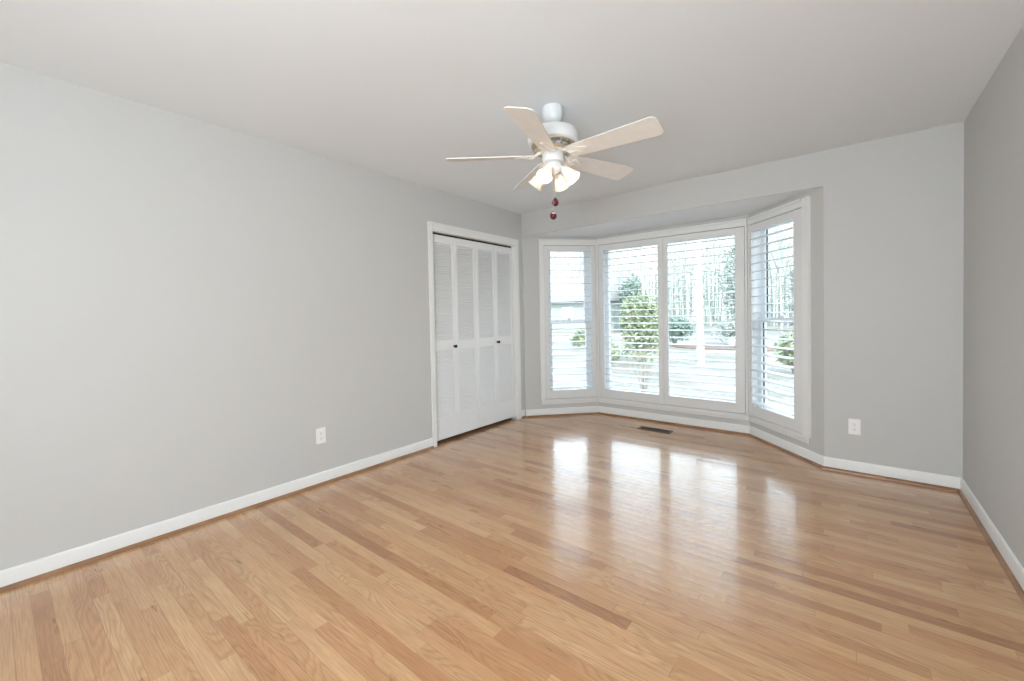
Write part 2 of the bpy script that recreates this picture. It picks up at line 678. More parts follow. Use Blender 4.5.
def window(idx, S, c0, f0, f1, c1, kind, apron):
    """c0/c1 outer casing edges, f0/f1 inner casing edges (= shutter recess)"""
    fr = local(S)
    root = struct(empty('window_%d' % idx, fr((f0 + f1) / 2, 0, HZ0)))
    m = MB()
    casing_bar(m, fr, False, HZ0 - 0.005, 2.135, c0, f0, -1 if f0 - c0 > 0.04 else 0)
    casing_bar(m, fr, False, HZ0 - 0.005, 2.135, f1, c1, 1 if c1 - f1 > 0.04 else 0)
    casing_bar(m, fr, True, f0, f1, HZ1, 2.135, 1)
    m.build('casing', M['trim'], root, bevel=0.003)
    # sill ledge under the frame, apron under the ledge
    m = MB().box((c0 + 0.004, -0.010, HZ0 - 0.012), (c1 - 0.004, 0.05, HZ0 - 0.004), fr)
    m.build('window_sill', M['trim'], root)
    ap = [(0, 0.142), (0.010, 0.142), (0.014, 0.150), (0.014, 0.160), (0.019, 0.172), (0.021, 0.186), (0.021, HZ0 - 0.0125), (0, HZ0 - 0.0125)]
    a0, a1 = apron

    def fa(s, u, v):
        return fr(s, -u, v)
    MB().sweep(ap, a0, a1, fa).build('apron', M['trim'], root)
    # jamb lining
    t1 = 0.155
    m = MB()
    m.box((f0, 0.03, HZ0), (f0 + 0.012, t1, HZ1), fr).box((f1 - 0.012, 0.03, HZ0), (f1, t1, HZ1), fr)
    m.box((f0 + 0.012, 0.03, HZ1 - 0.012), (f1 - 0.012, t1, HZ1), fr).box((f0 + 0.012, 0.03, HZ0), (f1 - 0.012, t1, HZ0 + 0.03), fr)
    m.build('jamb', M['vinyl'], root)
    j0, j1, z0, z1 = f0 + 0.012, f1 - 0.012, HZ0 + 0.03, HZ1 - 0.012

    def sash(name, ta, tb, za, zb, w, wb, wt):
        m = MB()
        m.box((j0, ta, za), (j0 + w, tb, zb), fr).box((j1 - w, ta, za), (j1, tb, zb), fr)
        m.box((j0 + w, ta, za), (j1 - w, tb, za + wb), fr).box((j0 + w, ta, zb - wt), (j1 - w, tb, zb), fr)
        sh = m.build(name, M['vinyl'], root, bevel=0.002)
        g = MB().box((j0 + w - 0.002, (ta + tb) / 2 - 0.002, za + wb - 0.002), (j1 - w + 0.002, (ta + tb) / 2 + 0.002, zb - wt + 0.002), fr)
        g.build('glass', M['glass'], sh)
        if idx == 3:
            k = MB().box((j0 + w, ta + 0.016, za + wb), (j0 + w + 0.003, tb - 0.006, zb - wt), fr)
            gk = k.build('gasket', M['gasket'], sh)
            gk['label'] = 'dark glazing gasket'
        return sh
    if kind == 'hung':
        zm = 1.14
        ws = 0.095 if idx == 1 else 0.056
        sash('lower_sash', 0.060, 0.096, z0, zm + 0.022, ws, 0.06, 0.044)
        sash('upper_sash', 0.100, 0.136, zm - 0.022, z1, ws, 0.04, 0.045)
        c = (j0 + j1) / 2
        lk = MB().box((c - 0.03, 0.064, zm + 0.022), (c + 0.03, 0.092, zm + 0.032), fr)
        lk.box((c - 0.010, 0.062, zm + 0.032), (c + 0.022, 0.084, zm + 0.044), fr)
        lk.build('sash_lock', M['vinyl'], root, bevel=0.003)
    else:
        sash('fixed_sash', 0.075, 0.125, z0, z1, 0.075, 0.06, 0.05)
    return root


LB, LC, LR = BL[3], BC[3], BR[3]
window(1, BL, 0.186, 0.245, 0.889, 0.898, 'hung', (0.192, LB - 0.010))
window(2, BC, 0.016, 0.036, 1.622, 1.641, 'fixed', (0.010, LC - 0.010))
window(3, BR, 0.004, 0.018, 0.700, 0.775, 'hung', (0.010, 0.748))

# corner posts closing the joints between the three casings
for i, (S1, S2) in enumerate(((BL, BC), (BC, BR))):
    P = S1[0] + S1[1] * S1[3]
    a = P - S1[1] * 0.012
    b = P + S2[1] * 0.012
    nn = (S1[2] + S2[2]).normalized()
    m = MB().prism([tuple(P), tuple(a), tuple(a - S1[2] * 0.012), tuple(P - nn * 0.020), tuple(b - S2[2] * 0.012), tuple(b)], HZ0 - 0.005, 2.135)
    struct(m.build('trim_%d' % (i + 1), M['trim']))


# ------------------------------------------------------------------ plantation shutters
def shutter(S, p0, p1, l0, l1, n, first, last, label):
    """panel from p0 to p1 along the wall, louvers between l0 and l1"""
    fr = local(S)
    zb, zt = HZ0 + 0.006, HZ1 - 0.006
    lz0, lz1 = 0.310, 1.990
    root = empty('plantation_shutter', fr((p0 + p1) / 2, 0.0, zb))
    tag(root, label, 'shutter', 'white plantation shutters in the bay window')
    ta, tb = -0.016, 0.013
    MB().box((p0, ta, zb), (l0, tb, zt), fr).build('stile', M['shut'], root, bevel=0.003)
    MB().box((l1, ta, zb), (p1, tb, zt), fr).build('stile', M['shut'], root, bevel=0.003)
    MB().box((l0, ta, lz1), (l1, tb, zt), fr).build('top_rail', M['shut'], root, bevel=0.003)
    MB().box((l0, ta, zb), (l1, tb, lz0), fr).build('bottom_rail', M['shut'], root, bevel=0.003)
    z_hi, z_lo = lz1 - first, lz0 + last
    th = R(5.0)
    prof = []
    for k in range(16):
        a = 2 * math.pi * k / 16
        u, v = 0.0445 * math.cos(a), 0.0046 * math.sin(a)
        prof.append((u * math.cos(th) - v * math.sin(th), u * math.sin(th) + v * math.cos(th)))
    me = None
    for i in range(n):
        z = z_lo + (z_hi - z_lo) * i / (n - 1)
        if me is None:
            def fl(s, u, v):
                return fr(s, u - 0.002, z + v)
            o = MB().sweep(prof, l0 + 0.002, l1 - 0.002, fl).build('louver', M['shut'], root, smooth=True, angle=50)
            me, zz = o, z
        else:
            c = me.copy()
            COL.objects.link(c)
            c.parent = root
            c.location = (0, 0, z - zz)
    return root


shutter(BL, 0.248, 0.886, 0.305, 0.832, 21, 0.070, 0.036,
        'narrow white plantation shutter on the left angled bay window, nearest the closet')
shutter(BC, 0.040, 0.8155, 0.104, 0.762, 22, 0.030, 0.030,
        'wide white plantation shutter on the center window, left panel with the big bush behind')
shutter(BC, 0.8175, 1.618, 0.870, 1.532, 22, 0.030, 0.030,
        'wide white plantation shutter on the center window, right panel with the pale trunk behind')
shutter(BR, 0.021, 0.697, 0.055, 0.605, 21, 0.070, 0.036,
        'narrow white plantation shutter on the right angled bay window, beside the bare right wall')

# ------------------------------------------------------------------ closet: casing and two folding doors
m = MB()
for y0, y1 in ((CY0 - 0.050, CY0), (CY1, CY1 + 0.058)):
    m.box((0, y0, 0), (0.016, y1, CZ + 0.076))
m.box((0, CY0, CZ), (0.016, CY1, CZ + 0.076))
struct(m.build('trim_closet', M['trim'], bevel=0.004))
m = MB()
m.box((-TH, CY0 - 0.001, 0), (0.002, CY0 + 0.006, CZ)).box((-TH, CY1 - 0.006, 0), (0.002, CY1 + 0.001, CZ))
m.box((-TH, CY0, CZ - 0.006), (0.002, CY1, CZ + 0.001))
struct(m.build('jamb_closet', M['trim']))
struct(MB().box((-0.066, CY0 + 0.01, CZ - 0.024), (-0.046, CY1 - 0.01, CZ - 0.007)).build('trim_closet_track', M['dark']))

D0, D1 = CY0 + 0.009, CY1 - 0.009
PWD = (D1 - D0) / 4
XF, XB = -0.034, -0.064                        # door faces
DZ0, DZ1 = 0.032, CZ - 0.026


def door_panel(root, y0, y1):
    st = 0.036
    m = MB()
    m.box((XB, y0, DZ0), (XF, y0 + st, DZ1)).box((XB, y1 - st, DZ0), (XF, y1, DZ1))
    m.box((XB, y0 + st, DZ0), (XF, y1 - st, 0.236)).box((XB, y0 + st, 0.893), (XF, y1 - st, 0.985)).box((XB, y0 + st, 1.945), (XF, y1 - st, DZ1))
    p = m.build('door_panel', M['door'], root, bevel=0.0025)
    for za, zb, n in ((0.236, 0.893, 27), (0.985, 1.945, 39)):
        lv = MB()
        step = (zb - za) / n
        for i in range(n):
            z = za + step * (i + 0.5)
            # slat slopes down towards the room
            c0 = [(XF - 0.008, z - 0.0125), (XF - 0.001, z - 0.0125), (XF - 0.001, z - 0.0060), (XF - 0.016, z + 0.0140), (XF - 0.021, z + 0.0140)]
            lv.sweep(c0, y0 + st, y1 - st, lambda s, u, v: (u, s, v))
        lv.build('louvers', M['door'], p)
    return p


def knob(panel, y, z):
    k = MB().lathe([(0, 0), (0.012, 0), (0.012, 0.003), (0.006, 0.006), (0.006, 0.014), (0.013, 0.018), (0.0165, 0.024), (0.015, 0.031), (0.009, 0.035), (0, 0.036)],
                   (XF, y, z), (1, 0, 0), 20).build('knob', M['knob'], panel, smooth=True)
    k['label'] = 'round dark bronze knob'


for i, (a, b, lab) in enumerate((
        (0, 1, 'white louvered folding closet door, left pair of leaves, with knob right of its fold'),
        (2, 3, 'white louvered folding closet door, right pair of leaves next to the bay window'))):
    r = struct(empty('door_%d' % (i + 1), (XF, D0 + PWD * (a + 1), 0)))
    pa = door_panel(r, D0 + PWD * a + 0.002, D0 + PWD * (a + 1) - 0.0008)
    pb = door_panel(r, D0 + PWD * b + 0.0008, D0 + PWD * (b + 1) - 0.002)
    tag(r, lab, 'closet door')
    if i == 0:
        knob(pa, D0 + PWD * (a + 1) - 0.026, 0.930)
    else:
        knob(pb, D0 + PWD * b + 0.018, 0.934)


# ------------------------------------------------------------------ outlets
def outlet(fr, label, loc):
    """fr(u across, v out, w up)"""
    root = empty('wall_outlet', loc)
    tag(root, label, 'outlet')
    MB().box((-0.036, 0, -0.058), (0.036, 0.006, 0.058), fr).build('cover_plate', M['plate'], root, bevel=0.0025)
    for s in (-1, 1):
        zc = 0.0195 * s
        m = MB()
        foot = [(0.0165 * math.cos(a) * 1.0, 0.0145 * max(-0.86, min(0.86, math.sin(a))) + zc) for a in [2 * math.pi * k / 24 for k in range(24)]]
        m.sweep(foot, 0.0055, 0.0085, lambda d, u, v: fr(u, d, v))
        rc = m.build('receptacle', M['plate'], root)
        for u, hh in ((-0.0062, 0.0045), (0.0062, 0.0037)):
            MB().box((u - 0.0011, 0.0083, zc + 0.002 - hh), (u + 0.0011, 0.0090, zc + 0.002 + hh), fr).build('slot', M['slot'], rc)
        sl = MB().lathe([(0, 0), (0.0022, 0), (0.0022, 0.0006), (0, 0.0006)], fr(0, 0.0084, zc - 0.008), Vector(fr(0, 1, 0)) - Vector(fr(0, 0, 0)), 10)
        sl.build('ground_hole', M['slot'], rc)
    MB().lathe([(0, 0), (0.0028, 0), (0.0022, 0.0012), (0, 0.0014)], fr(0, 0.006, 0), Vector(fr(0, 1, 0)) - Vector(fr(0, 0, 0)), 12).build('screw', M['chain'], root)
    return root


oy, oz = -2.505, 0.362
outlet(lambda u, v, w: (v, oy - u, oz + w), 'white outlet plate low on the long left wall, left of the closet', (0, oy, oz))
px_, pz_ = 3.088, 0.350
outlet(lambda u, v, w: (px_ + u, -v, pz_ + w), 'white outlet plate low on the wall right of the bay window', (px_, 0, pz_))

# ------------------------------------------------------------------ floor register
root = empty('floor_register', (1.468, 0.317, 0))
tag(root, 'dark bronze floor register set in the oak floor below the center window', 'floor vent')
x0, x1, y0, y1 = 1.298, 1.640, 0.255, 0.378
m = MB()
m.box((x0, y0, 0), (x1, y0 + 0.022, 0.005)).box((x0, y1 - 0.022, 0), (x1, y1, 0.005))
m.box((x0, y0 + 0.022, 0), (x0 + 0.024, y1 - 0.022, 0.005)).box((x1 - 0.024, y0 + 0.022, 0), (x1, y1 - 0.022, 0.005))
m.build('frame', M['bronze'], root, bevel=0.0015)
MB().box((x0 + 0.024, y0 + 0.022, 0.0003), (x1 - 0.024, y1 - 0.022, 0.0012)).build('duct_opening', M['black'], root)  # black sheet stands in for the shade inside the duct
m = MB()
k = 22
for i in range(k):
    xx = x0 + 0.024 + (x1 - x0 - 0.048) * (i + 0.5) / k
    m.box((xx - 0.0022, y0 + 0.022, 0.0012), (xx + 0.0022, y1 - 0.022, 0.0042))
m.box((x0 + 0.024, (y0 + y1) / 2 - 0.003, 0.0012), (x1 - 0.024, (y0 + y1) / 2 + 0.003, 0.0045))
m.build('grille', M['bronze'], root)

# ------------------------------------------------------------------ ceiling fan
FXc, FYc = 1.702, -1.918
fan = empty('ceiling_fan', (FXc, FYc, H))
tag(fan, 'white five-blade ceiling fan with four lit frosted glass shades under the ceiling', 'ceiling fan')
c0 = (FXc, FYc, 0)
MB().lathe([(0, H), (0.058, H), (0.060, H - 0.012), (0.059, H - 0.044), (0.053, H - 0.070), (0.038, H - 0.088), (0.022, H - 0.096), (0, H - 0.096)], c0, n=40).build('canopy', M['fan'], fan, smooth=True)
MB().lathe([(0, H - 0.092), (0.013, H - 0.092), (0.013, 2.308), (0, 2.308)], c0, n=20).build('downrod', M['fan'], fan, smooth=True)
MB().lathe([(0, 2.312), (0.060, 2.314), (0.105, 2.311), (0.134, 2.301), (0.145, 2.284), (0.147, 2.250), (0.143, 2.230), (0.132, 2.223), (0, 2.223)], c0, n=56).build('motor_housing', M['fan'], fan, smooth=True)
# vented band below the drum
m = MB()
m.lathe([(0.090, 2.223), (0.128, 2.223), (0.126, 2.217), (0.090, 2.217)], c0, n=48, close=True)
m.lathe([(0.060, 2.192), (0.112, 2.192), (0.110, 2.185), (0.060, 2.183)], c0, n=48, close=True)
for k in range(20):
    a = 2 * math.pi * k / 20
    ca, sa = math.cos(a), math.sin(a)
    m.tube([(FXc + 0.119 * ca, FYc + 0.119 * sa, 2.219), (FXc + 0.122 * math.cos(a + .08), FYc + 0.122 * math.sin(a + .08), 2.206), (FXc + 0.106 * ca, FYc + 0.106 * sa, 2.189)], 0.0055, 6)
vb = m.build('vent_band', M['brass'], fan, smooth=True)
vb['label'] = 'brass openwork vent band'
MB().lathe([(0, 2.223), (0.088, 2.223), (0.086, 2.19), (0.070, 2.178), (0, 2.178)], c0, n=40).build('flywheel', M['fan'], fan, smooth=True)
MB().lathe([(0, 2.186), (0.042, 2.185), (0.058, 2.179), (0.063, 2.166), (0.063, 2.136), (0.058, 2.124), (0.042, 2.119), (0, 2.119)], c0, n=40).build('switch_housing', M['fan'], fan, smooth=True)
lk = MB().lathe([(0, 2.119), (0.036, 2.119), (0.050, 2.110), (0.052, 2.086), (0.043, 2.068), (0.018, 2.056), (0.008, 2.048), (0, 2.046)], c0, n=40).build('light_fitter', M['fan'], fan, smooth=True)

BL_PITCH = R(-14)
for k in range(5):
    az = R(0.2 + 72 * k)
    ra = Vector((math.cos(az), math.sin(az), 0))
    ta = Vector((-math.sin(az), math.cos(az), 0))
    w_ = (ta * math.cos(BL_PITCH) + Vector((0, 0, 1)) * math.sin(BL_PITCH))
    nz = ra.cross(w_)
    hub = Vector((FXc, FYc, 2.158))

    def P(r, w, h):
        return hub + ra * r + w_ * w + nz * h
    # outline with rounded corners
    r0, r1, w0, w1 = 0.105, 0.630, 0.054, 0.077
    out = []

    def corner(cr_, cw, rad, a0, a1):
        for q in range(7):
            a = a0 + (a1 - a0) * q / 6
            out.append((cr_ + rad * math.cos(a), cw + rad * math.sin(a)))
    corner(r1 - 0.035, w1 - 0.035, 0.035, math.pi / 2, 0)
    corner(r1 - 0.035, -w1 + 0.035, 0.035, 0, -math.pi / 2)
    corner(r0 + 0.022, -w0 + 0.022, 0.022, -math.pi / 2, -math.pi)
    corner(r0 + 0.022, w0 - 0.022, 0.022, math.pi, math.pi / 2)
    m = MB()
    m.sweep(out, -0.003, 0.003, lambda d, u, v: P(u, v, d))
    bl = m.build('blade', M['blade'], fan, bevel=0.0012)
    # iron: arm from flywheel to a scrolled plate on the blade's underside
    m = MB()
    st = Vector((FXc, FYc, 2.186)) + ra * 0.060
    m.tube([st, st + ra * 0.03 + Vector((0, 0, -0.010)), P(0.120, 0, -0.007), P(0.17, 0, -0.006)], [0.010, 0.010, 0.009, 0.005], 8)
    pl = []
    for q in range(28):
        a = 2 * math.pi * q / 28
        rr = 0.030 + 0.007 * math.cos(3 * a)
        pl.append((0.178 + rr * 1.35 * math.cos(a), rr * math.sin(a)))
    m.sweep(pl, -0.0085, -0.0032, lambda d, u, v: P(u, v, d))
    m.build('blade_iron', M['blade'], bl, smooth=True, angle=45)
    for u, v in ((0.205, 0.0), (0.166, 0.018), (0.166, -0.018)):
        MB().lathe([(0, 0), (0.005, 0), (0.004, 0.002), (0, 0.003)], P(u, v, -0.0085), -nz, 10).build('screw', M['blade'], bl)

for k, az in enumerate((-82, 8, 98, 188)):
    a = R(az)
    ra = Vector((math.cos(a), math.sin(a), 0))
    dn = R(48)
    ax = ra * math.cos(dn) - Vector((0, 0, 1)) * math.sin(dn)
    s0 = Vector((FXc, FYc, 2.090)) + ra * 0.040
    s1 = s0 + ra * 0.016 + Vector((0, 0, -0.006))
    hp = s1 + ax * 0.012
    MB().tube([s0, s1, hp], [0.008, 0.008, 0.009], 10).lathe([(0, 0), (0.020, 0.0), (0.023, 0.010), (0.023, 0.022), (0.019, 0.022), (0, 0.020)], hp, ax, 20).build('lamp_arm', M['fan'], fan, smooth=True)
    so = hp + ax * 0.012
    # fluted bell, open at the mouth
    m = MB()
    nn = 40
    u = ax.cross(Vector((0, 0, 1))).normalized()
    w = ax.cross(u)
    prof = [(0.020, 0.0), (0.0225, 0.008), (0.026, 0.020), (0.031, 0.034), (0.0345, 0.048), (0.0375, 0.062), (0.042, 0.074), (0.047, 0.082)]
    inner = [(r_ - 0.0022, h_) for r_, h_ in prof[::-1]]
    rings = []
    for r_, h_ in prof + inner:
        fl = max(0.0, (h_ - 0.012)) * 0.022
        rings.append([m.bm.verts.new(so + ax * h_ + (u * math.cos(2 * math.pi * q / nn) + w * math.sin(2 * math.pi * q / nn)) * (r_ + (fl if q % 2 else -fl))) for q in range(nn)])
    for A_, B_ in zip(rings, rings[1:] + rings[:1]):
        for q in range(nn):
            j = (q + 1) % nn
            m.bm.faces.new((A_[q], A_[j], B_[j], B_[q]))
    sh = m.build('lamp_shade', M['shade'], fan, smooth=True, angle=70)
    bb = MB().lathe([(0, 0.012), (0.010, 0.014), (0.012, 0.024), (0.018, 0.036), (0.0215, 0.050), (0.0195, 0.062), (0.012, 0.070), (0, 0.073)], so, ax, 16).build('bulb', M['bulb'], sh, smooth=True)
    bb['label'] = 'glowing bulb'


def pull_chain(dx, dy, z1, label_fob):
    m = MB()
    x, y = FXc + dx, FYc + dy
    z = 2.118
    m.tube([(FXc + dx * 0.94, FYc + dy * 0.94, z), (x, y, z - 0.01), (x, y, z1 + 0.030)], 0.0011, 6)
    zz = z - 0.02
    while zz > z1 + 0.034:
        m.lathe([(0, -0.0017), (0.0017, 0), (0, 0.0017)], (x, y, zz), n=6)
        zz -= 0.0075
    ch = m.build('pull_chain', M['chain'], fan)
    f = MB().lathe([(0, -0.021), (0.009, -0.0195), (0.0175, -0.012), (0.0205, 0.0), (0.0185, 0.010), (0.012, 0.017), (0, 0.020)], (x, y, z1), n=22).build('chain_fob', M['red'], ch, smooth=True)
    f['label'] = label_fob
    cp = MB().lathe([(0, 0.031), (0.004, 0.030), (0.006, 0.025), (0.0135, 0.0185), (0.0165, 0.0135), (0.0125, 0.0150), (0, 0.0155)], (x, y, z1), n=16)
    cp.build('fob_cap', M['fobdark'], ch, smooth=True)


pull_chain(0.019, -0.016, 1.880, 'dark red pull fob on the shorter chain')
pull_chain(0.018, -0.036, 1.800, 'dark red pull fob on the longer chain')

# ------------------------------------------------------------------ unseen window added behind the camera to carry the fill light
root = struct(empty('window_4', ((FX0 + FX1) / 2, YF, FZ0)))
m = MB()
m.box((FX0 - 0.06, YF, FZ0 - 0.06), (FX0, YF + 0.018, FZ1 + 0.06)).box((FX1, YF, FZ0 - 0.06), (FX1 + 0.06, YF + 0.018, FZ1 + 0.06))
m.box((FX0, YF, FZ1), (FX1, YF + 0.018, FZ1 + 0.06)).box((FX0, YF, FZ0 - 0.06), (FX1, YF + 0.018, FZ0))
m.build('casing', M['trim'], root)
m = MB()
for xx in (FX0, (FX0 + FX1) / 2 - 0.03, FX1 - 0.05):
    m.box((xx, YF - 0.09, FZ0), (xx + 0.05, YF - 0.06, FZ1))
m.box((FX0, YF - 0.10, FZ0), (FX1, YF - 0.06, FZ0 + 0.05)).box((FX0, YF - 0.10, FZ1 - 0.05), (FX1, YF - 0.06, FZ1))
m.build('sash', M['vinyl'], root)
MB().box((FX0, YF - 0.135, FZ0), (FX1, YF - 0.125, FZ1)).build('window_blind', M['shut'], root)  # added panel that shuts out the sky behind the fill light

# ------------------------------------------------------------------ outdoors
GZ = -0.45


def lawn_mat():
    m, nt, p = new_mat('winter_lawn')
    t = nt.nodes.new('ShaderNodeTexCoord')
    n = nt.nodes.new('ShaderNodeTexNoise')
    n.inputs['Scale'].default_value = 0.45
    n.inputs['Detail'].default_value = 6
    n2 = nt.nodes.new('ShaderNodeTexNoise')
    n2.inputs['Scale'].default_value = 14
    n2.inputs['Detail'].default_value = 5
    r = nt.nodes.new('ShaderNodeValToRGB')
    r.color_ramp.elements[0].position = 0.38
    r.color_ramp.elements[0].color = (0.235, 0.225, 0.195, 1)
    r.color_ramp.elements[1].position = 0.60
    r.color_ramp.elements[1].color = (0.37, 0.345, 0.32, 1)
    r2 = nt.nodes.new('ShaderNodeValToRGB')
    r2.color_ramp.elements[0].position = 0.36
    r2.color_ramp.elements[0].color = (0.62, 0.58, 0.52, 1)
    r2.color_ramp.elements[1].position = 0.60
    r2.color_ramp.elements[1].color = (1, 1, 1, 1)
    mx = nt.nodes.new('ShaderNodeMix')
    mx.data_type = 'RGBA'
    mx.blend_type = 'MULTIPLY'
    mx.inputs[0].default_value = 0.8
    nt.links.new(t.outputs['Object'], n.inputs['Vector'])
    nt.links.new(t.outputs['Object'], n2.inputs['Vector'])
    nt.links.new(n.outputs['Fac'], r.inputs[0])
    nt.links.new(n2.outputs['Fac'], r2.inputs[0])
    nt.links.new(r.outputs[0], mx.inputs[6])
    nt.links.new(r2.outputs[0], mx.inputs[7])
    nt.links.new(mx.outputs[2], p.inputs['Base Color'])
    p.inputs['Roughness'].default_value = 0.95
    return m


M['lawn'] = lawn_mat()
M['mulch'] = plain('pine_mulch', (0.20, 0.135, 0.11), 0.95, var=0.35, vscale=9)
M['asphalt'] = plain('pale_concrete', (0.34, 0.335, 0.34), 0.9, var=0.05, vscale=2)
M['leaf_light'] = plain('leaf_light_green', (0.33, 0.375, 0.25), 0.6, var=0.35, vscale=5)
M['leaf_dark'] = plain('leaf_dark_green', (0.20, 0.28, 0.235), 0.6, var=0.35, vscale=3)
M['leaf_grey'] = plain('leaf_grey_green', (0.38, 0.42, 0.385), 0.7, var=0.3, vscale=2)
M['twig'] = plain('twig_bark', (0.26, 0.235, 0.21), 0.9, var=0.2, vscale=8)
M['greybark'] = plain('grey_bark', (0.42, 0.415, 0.40), 0.9, var=0.25, vscale=5)
M['whitebark'] = plain('pale_bark', (0.58, 0.57, 0.56), 0.8, var=0.10, vscale=7)
M['siding'] = plain('pale_siding', (0.36, 0.38, 0.36), 0.8)
M['roof'] = plain('pale_roof', (0.38, 0.375, 0.375), 0.85, var=0.06, vscale=3)
M['pot'] = plain('pot_dark', (0.06, 0.07, 0.08), 0.6)
M['bluegrey'] = plain('stone_bluegrey', (0.46, 0.50, 0.53), 0.8, var=0.15, vscale=5)

struct(MB().box((-70, -30, GZ - 0.2), (70, 110, GZ)).build('ground', M['lawn']))
rd = MB().prism([(-60, 21.5), (60, 25.5), (60, 30.5), (-60, 26.5)], GZ + 0.004, GZ + 0.03).build('street', M['asphalt'])
struct(rd)
dv = MB().prism([(-14.5, 12.5), (-10.5, 11.0), (-12.0, 23.6), (-15.6, 23.4)], GZ + 0.002, GZ + 0.02).build('driveway_path', M['asphalt'])
struct(dv)
bed = []
for k in range(36):
    a = 2 * math.pi * k / 36
    bed.append((-1.0 + 2.9 * math.cos(a) * (1 + 0.06 * math.sin(3 * a)), 17.4 + 1.5 * math.sin(a) * (1 + 0.10 * math.cos(2 * a))))
tag(MB().prism(bed, GZ + 0.001, GZ + 0.05).build('mulch_bed', M['mulch']), 'brown pine straw bed across the lawn beyond the center window', 'garden bed')


def leaves(m, pts, size, rng):
    for q in pts:
        q = Vector(q)
        a = Vector((rng.uniform(-1, 1), rng.uniform(-1, 1), rng.uniform(-.6, .6))).normalized()
        b = a.cross(Vector((rng.uniform(-1, 1), rng.uniform(-1, 1), rng.uniform(-1, 1)))).normalized()
        n = a.cross(b)
        s = size * rng.uniform(0.6, 1.3)
        v = [m.bm.verts.new(q - a * s), m.bm.verts.new(q + b * s * 0.45 + n * s * 0.15), m.bm.verts.new(q + a * s), m.bm.verts.new(q - b * s * 0.45 + n * s * 0.15)]
        m.bm.faces.new(v)


def shrub(name, x, y, rx, ry, h, n, size, leaf, label, cat, group=None, seed=1, base=None):
    rng = random.Random(seed)
    z = GZ if base is None else base
    root = empty(name, (x, y, z))
    tag(root, label, cat, group)
    m = MB()
    pts = []
    lobes = [(rng.uniform(-.35, .35), rng.uniform(-.35, .35), rng.uniform(-.3, .3), rng.uniform(0.45, 0.72)) for _ in range(9)] + [(0, 0, 0, 0.8)]
    while len(pts) < n:
        l = rng.choice(lobes)
        v = Vector((rng.gauss(0, 1), rng.gauss(0, 1), rng.gauss(0, 1))).normalized() * (l[3] * rng.uniform(0.72, 1.0))
        c = (l[0] + v.x, l[1] + v.y, l[2] + v.z)
        if abs(c[2]) > 1:
            continue
        wide = 1.0 if c[2] > 0 else 1.0 / math.sqrt(max(0.22, 1 - 0.92 * c[2] * c[2]))
        pts.append((x + rx * c[0] * wide, y + ry * c[1] * wide, z + h * (0.49 + 0.49 * c[2])))
    leaves(m, pts, size, rng)
    m.build('foliage', M[leaf], root, recalc=False)
    m = MB()
    for k in range(6):
        a = rng.uniform(0, 6.28)
        m.tube([(x + 0.08 * rx * math.cos(a), y + 0.08 * ry * math.sin(a), z), (x + 0.25 * rx * math.cos(a), y + 0.25 * ry * math.sin(a), z + h * 0.4),
                (x + 0.5 * rx * math.cos(a), y + 0.5 * ry * math.sin(a), z + h * 0.75)], [0.035 * h / 2, 0.022 * h / 2, 0.008], 6)
    m.build('stems', M['twig'], root)
    return root


shrub('evergreen_shrub', -2.22, 9.3, 0.86, 0.86, 2.60, 6000, 0.065, 'leaf_light', 'tall bushy light green shrub seen through the center window\'s left panel', 'shrub', seed=3)
shrub('evergreen_shrub', -3.75, 17.6, 1.0, 0.9, 1.7, 2200, 0.085, 'leaf_dark', 'dark green rounded shrub left of the pale trunk, across the lawn', 'shrub', seed=4)
shrub('evergreen_shrub', -1.35, 19.6, 1.1, 0.8, 1.45, 1800, 0.085, 'leaf_grey', 'low grey green shrub behind the straw bed, right of the pale trunk', 'shrub', seed=5)
shrub('evergreen_shrub', 1.93, 9.3, 0.46, 0.46, 1.25, 1500, 0.075, 'leaf_light', 'small leafy green shrub seen through the right angled window', 'shrub', seed=6)
shrub('evergreen_shrub', -7.3, 14.2, 0.55, 0.5, 1.1, 900, 0.08, 'leaf_light', 'small pale green shrub by the driveway, seen through the left window', 'shrub', seed=7)

shrub('evergreen_shrub', -2.75, 8.1, 0.42, 0.42, 1.0, 900, 0.06, 'leaf_light', 'low sparse shrub at the left foot of the tall light green shrub', 'shrub', seed=8)

# stone by the bed
m = MB()
bmesh.ops.create_icosphere(m.bm, subdivisions=3, radius=1.0)
rng = random.Random(5)
for v in m.bm.verts:
    f = 1 + 0.10 * math.sin(5 * v.co.x + 2) * math.cos(4 * v.co.y) + rng.uniform(-.02, .02)
    v.co = Vector((v.co.x * 0.62 * f - 0.85, v.co.y * 0.4 * f + 17.6, max(-0.17, v.co.z * 0.32 * f) + 0.175 + GZ + 0.05))
tag(rebase(m.build('garden_boulder', M['bluegrey'], smooth=True, angle=80), (-0.85, 17.6, GZ + 0.05)), 'blue grey boulder lying on the straw bed across the lawn', 'boulder')


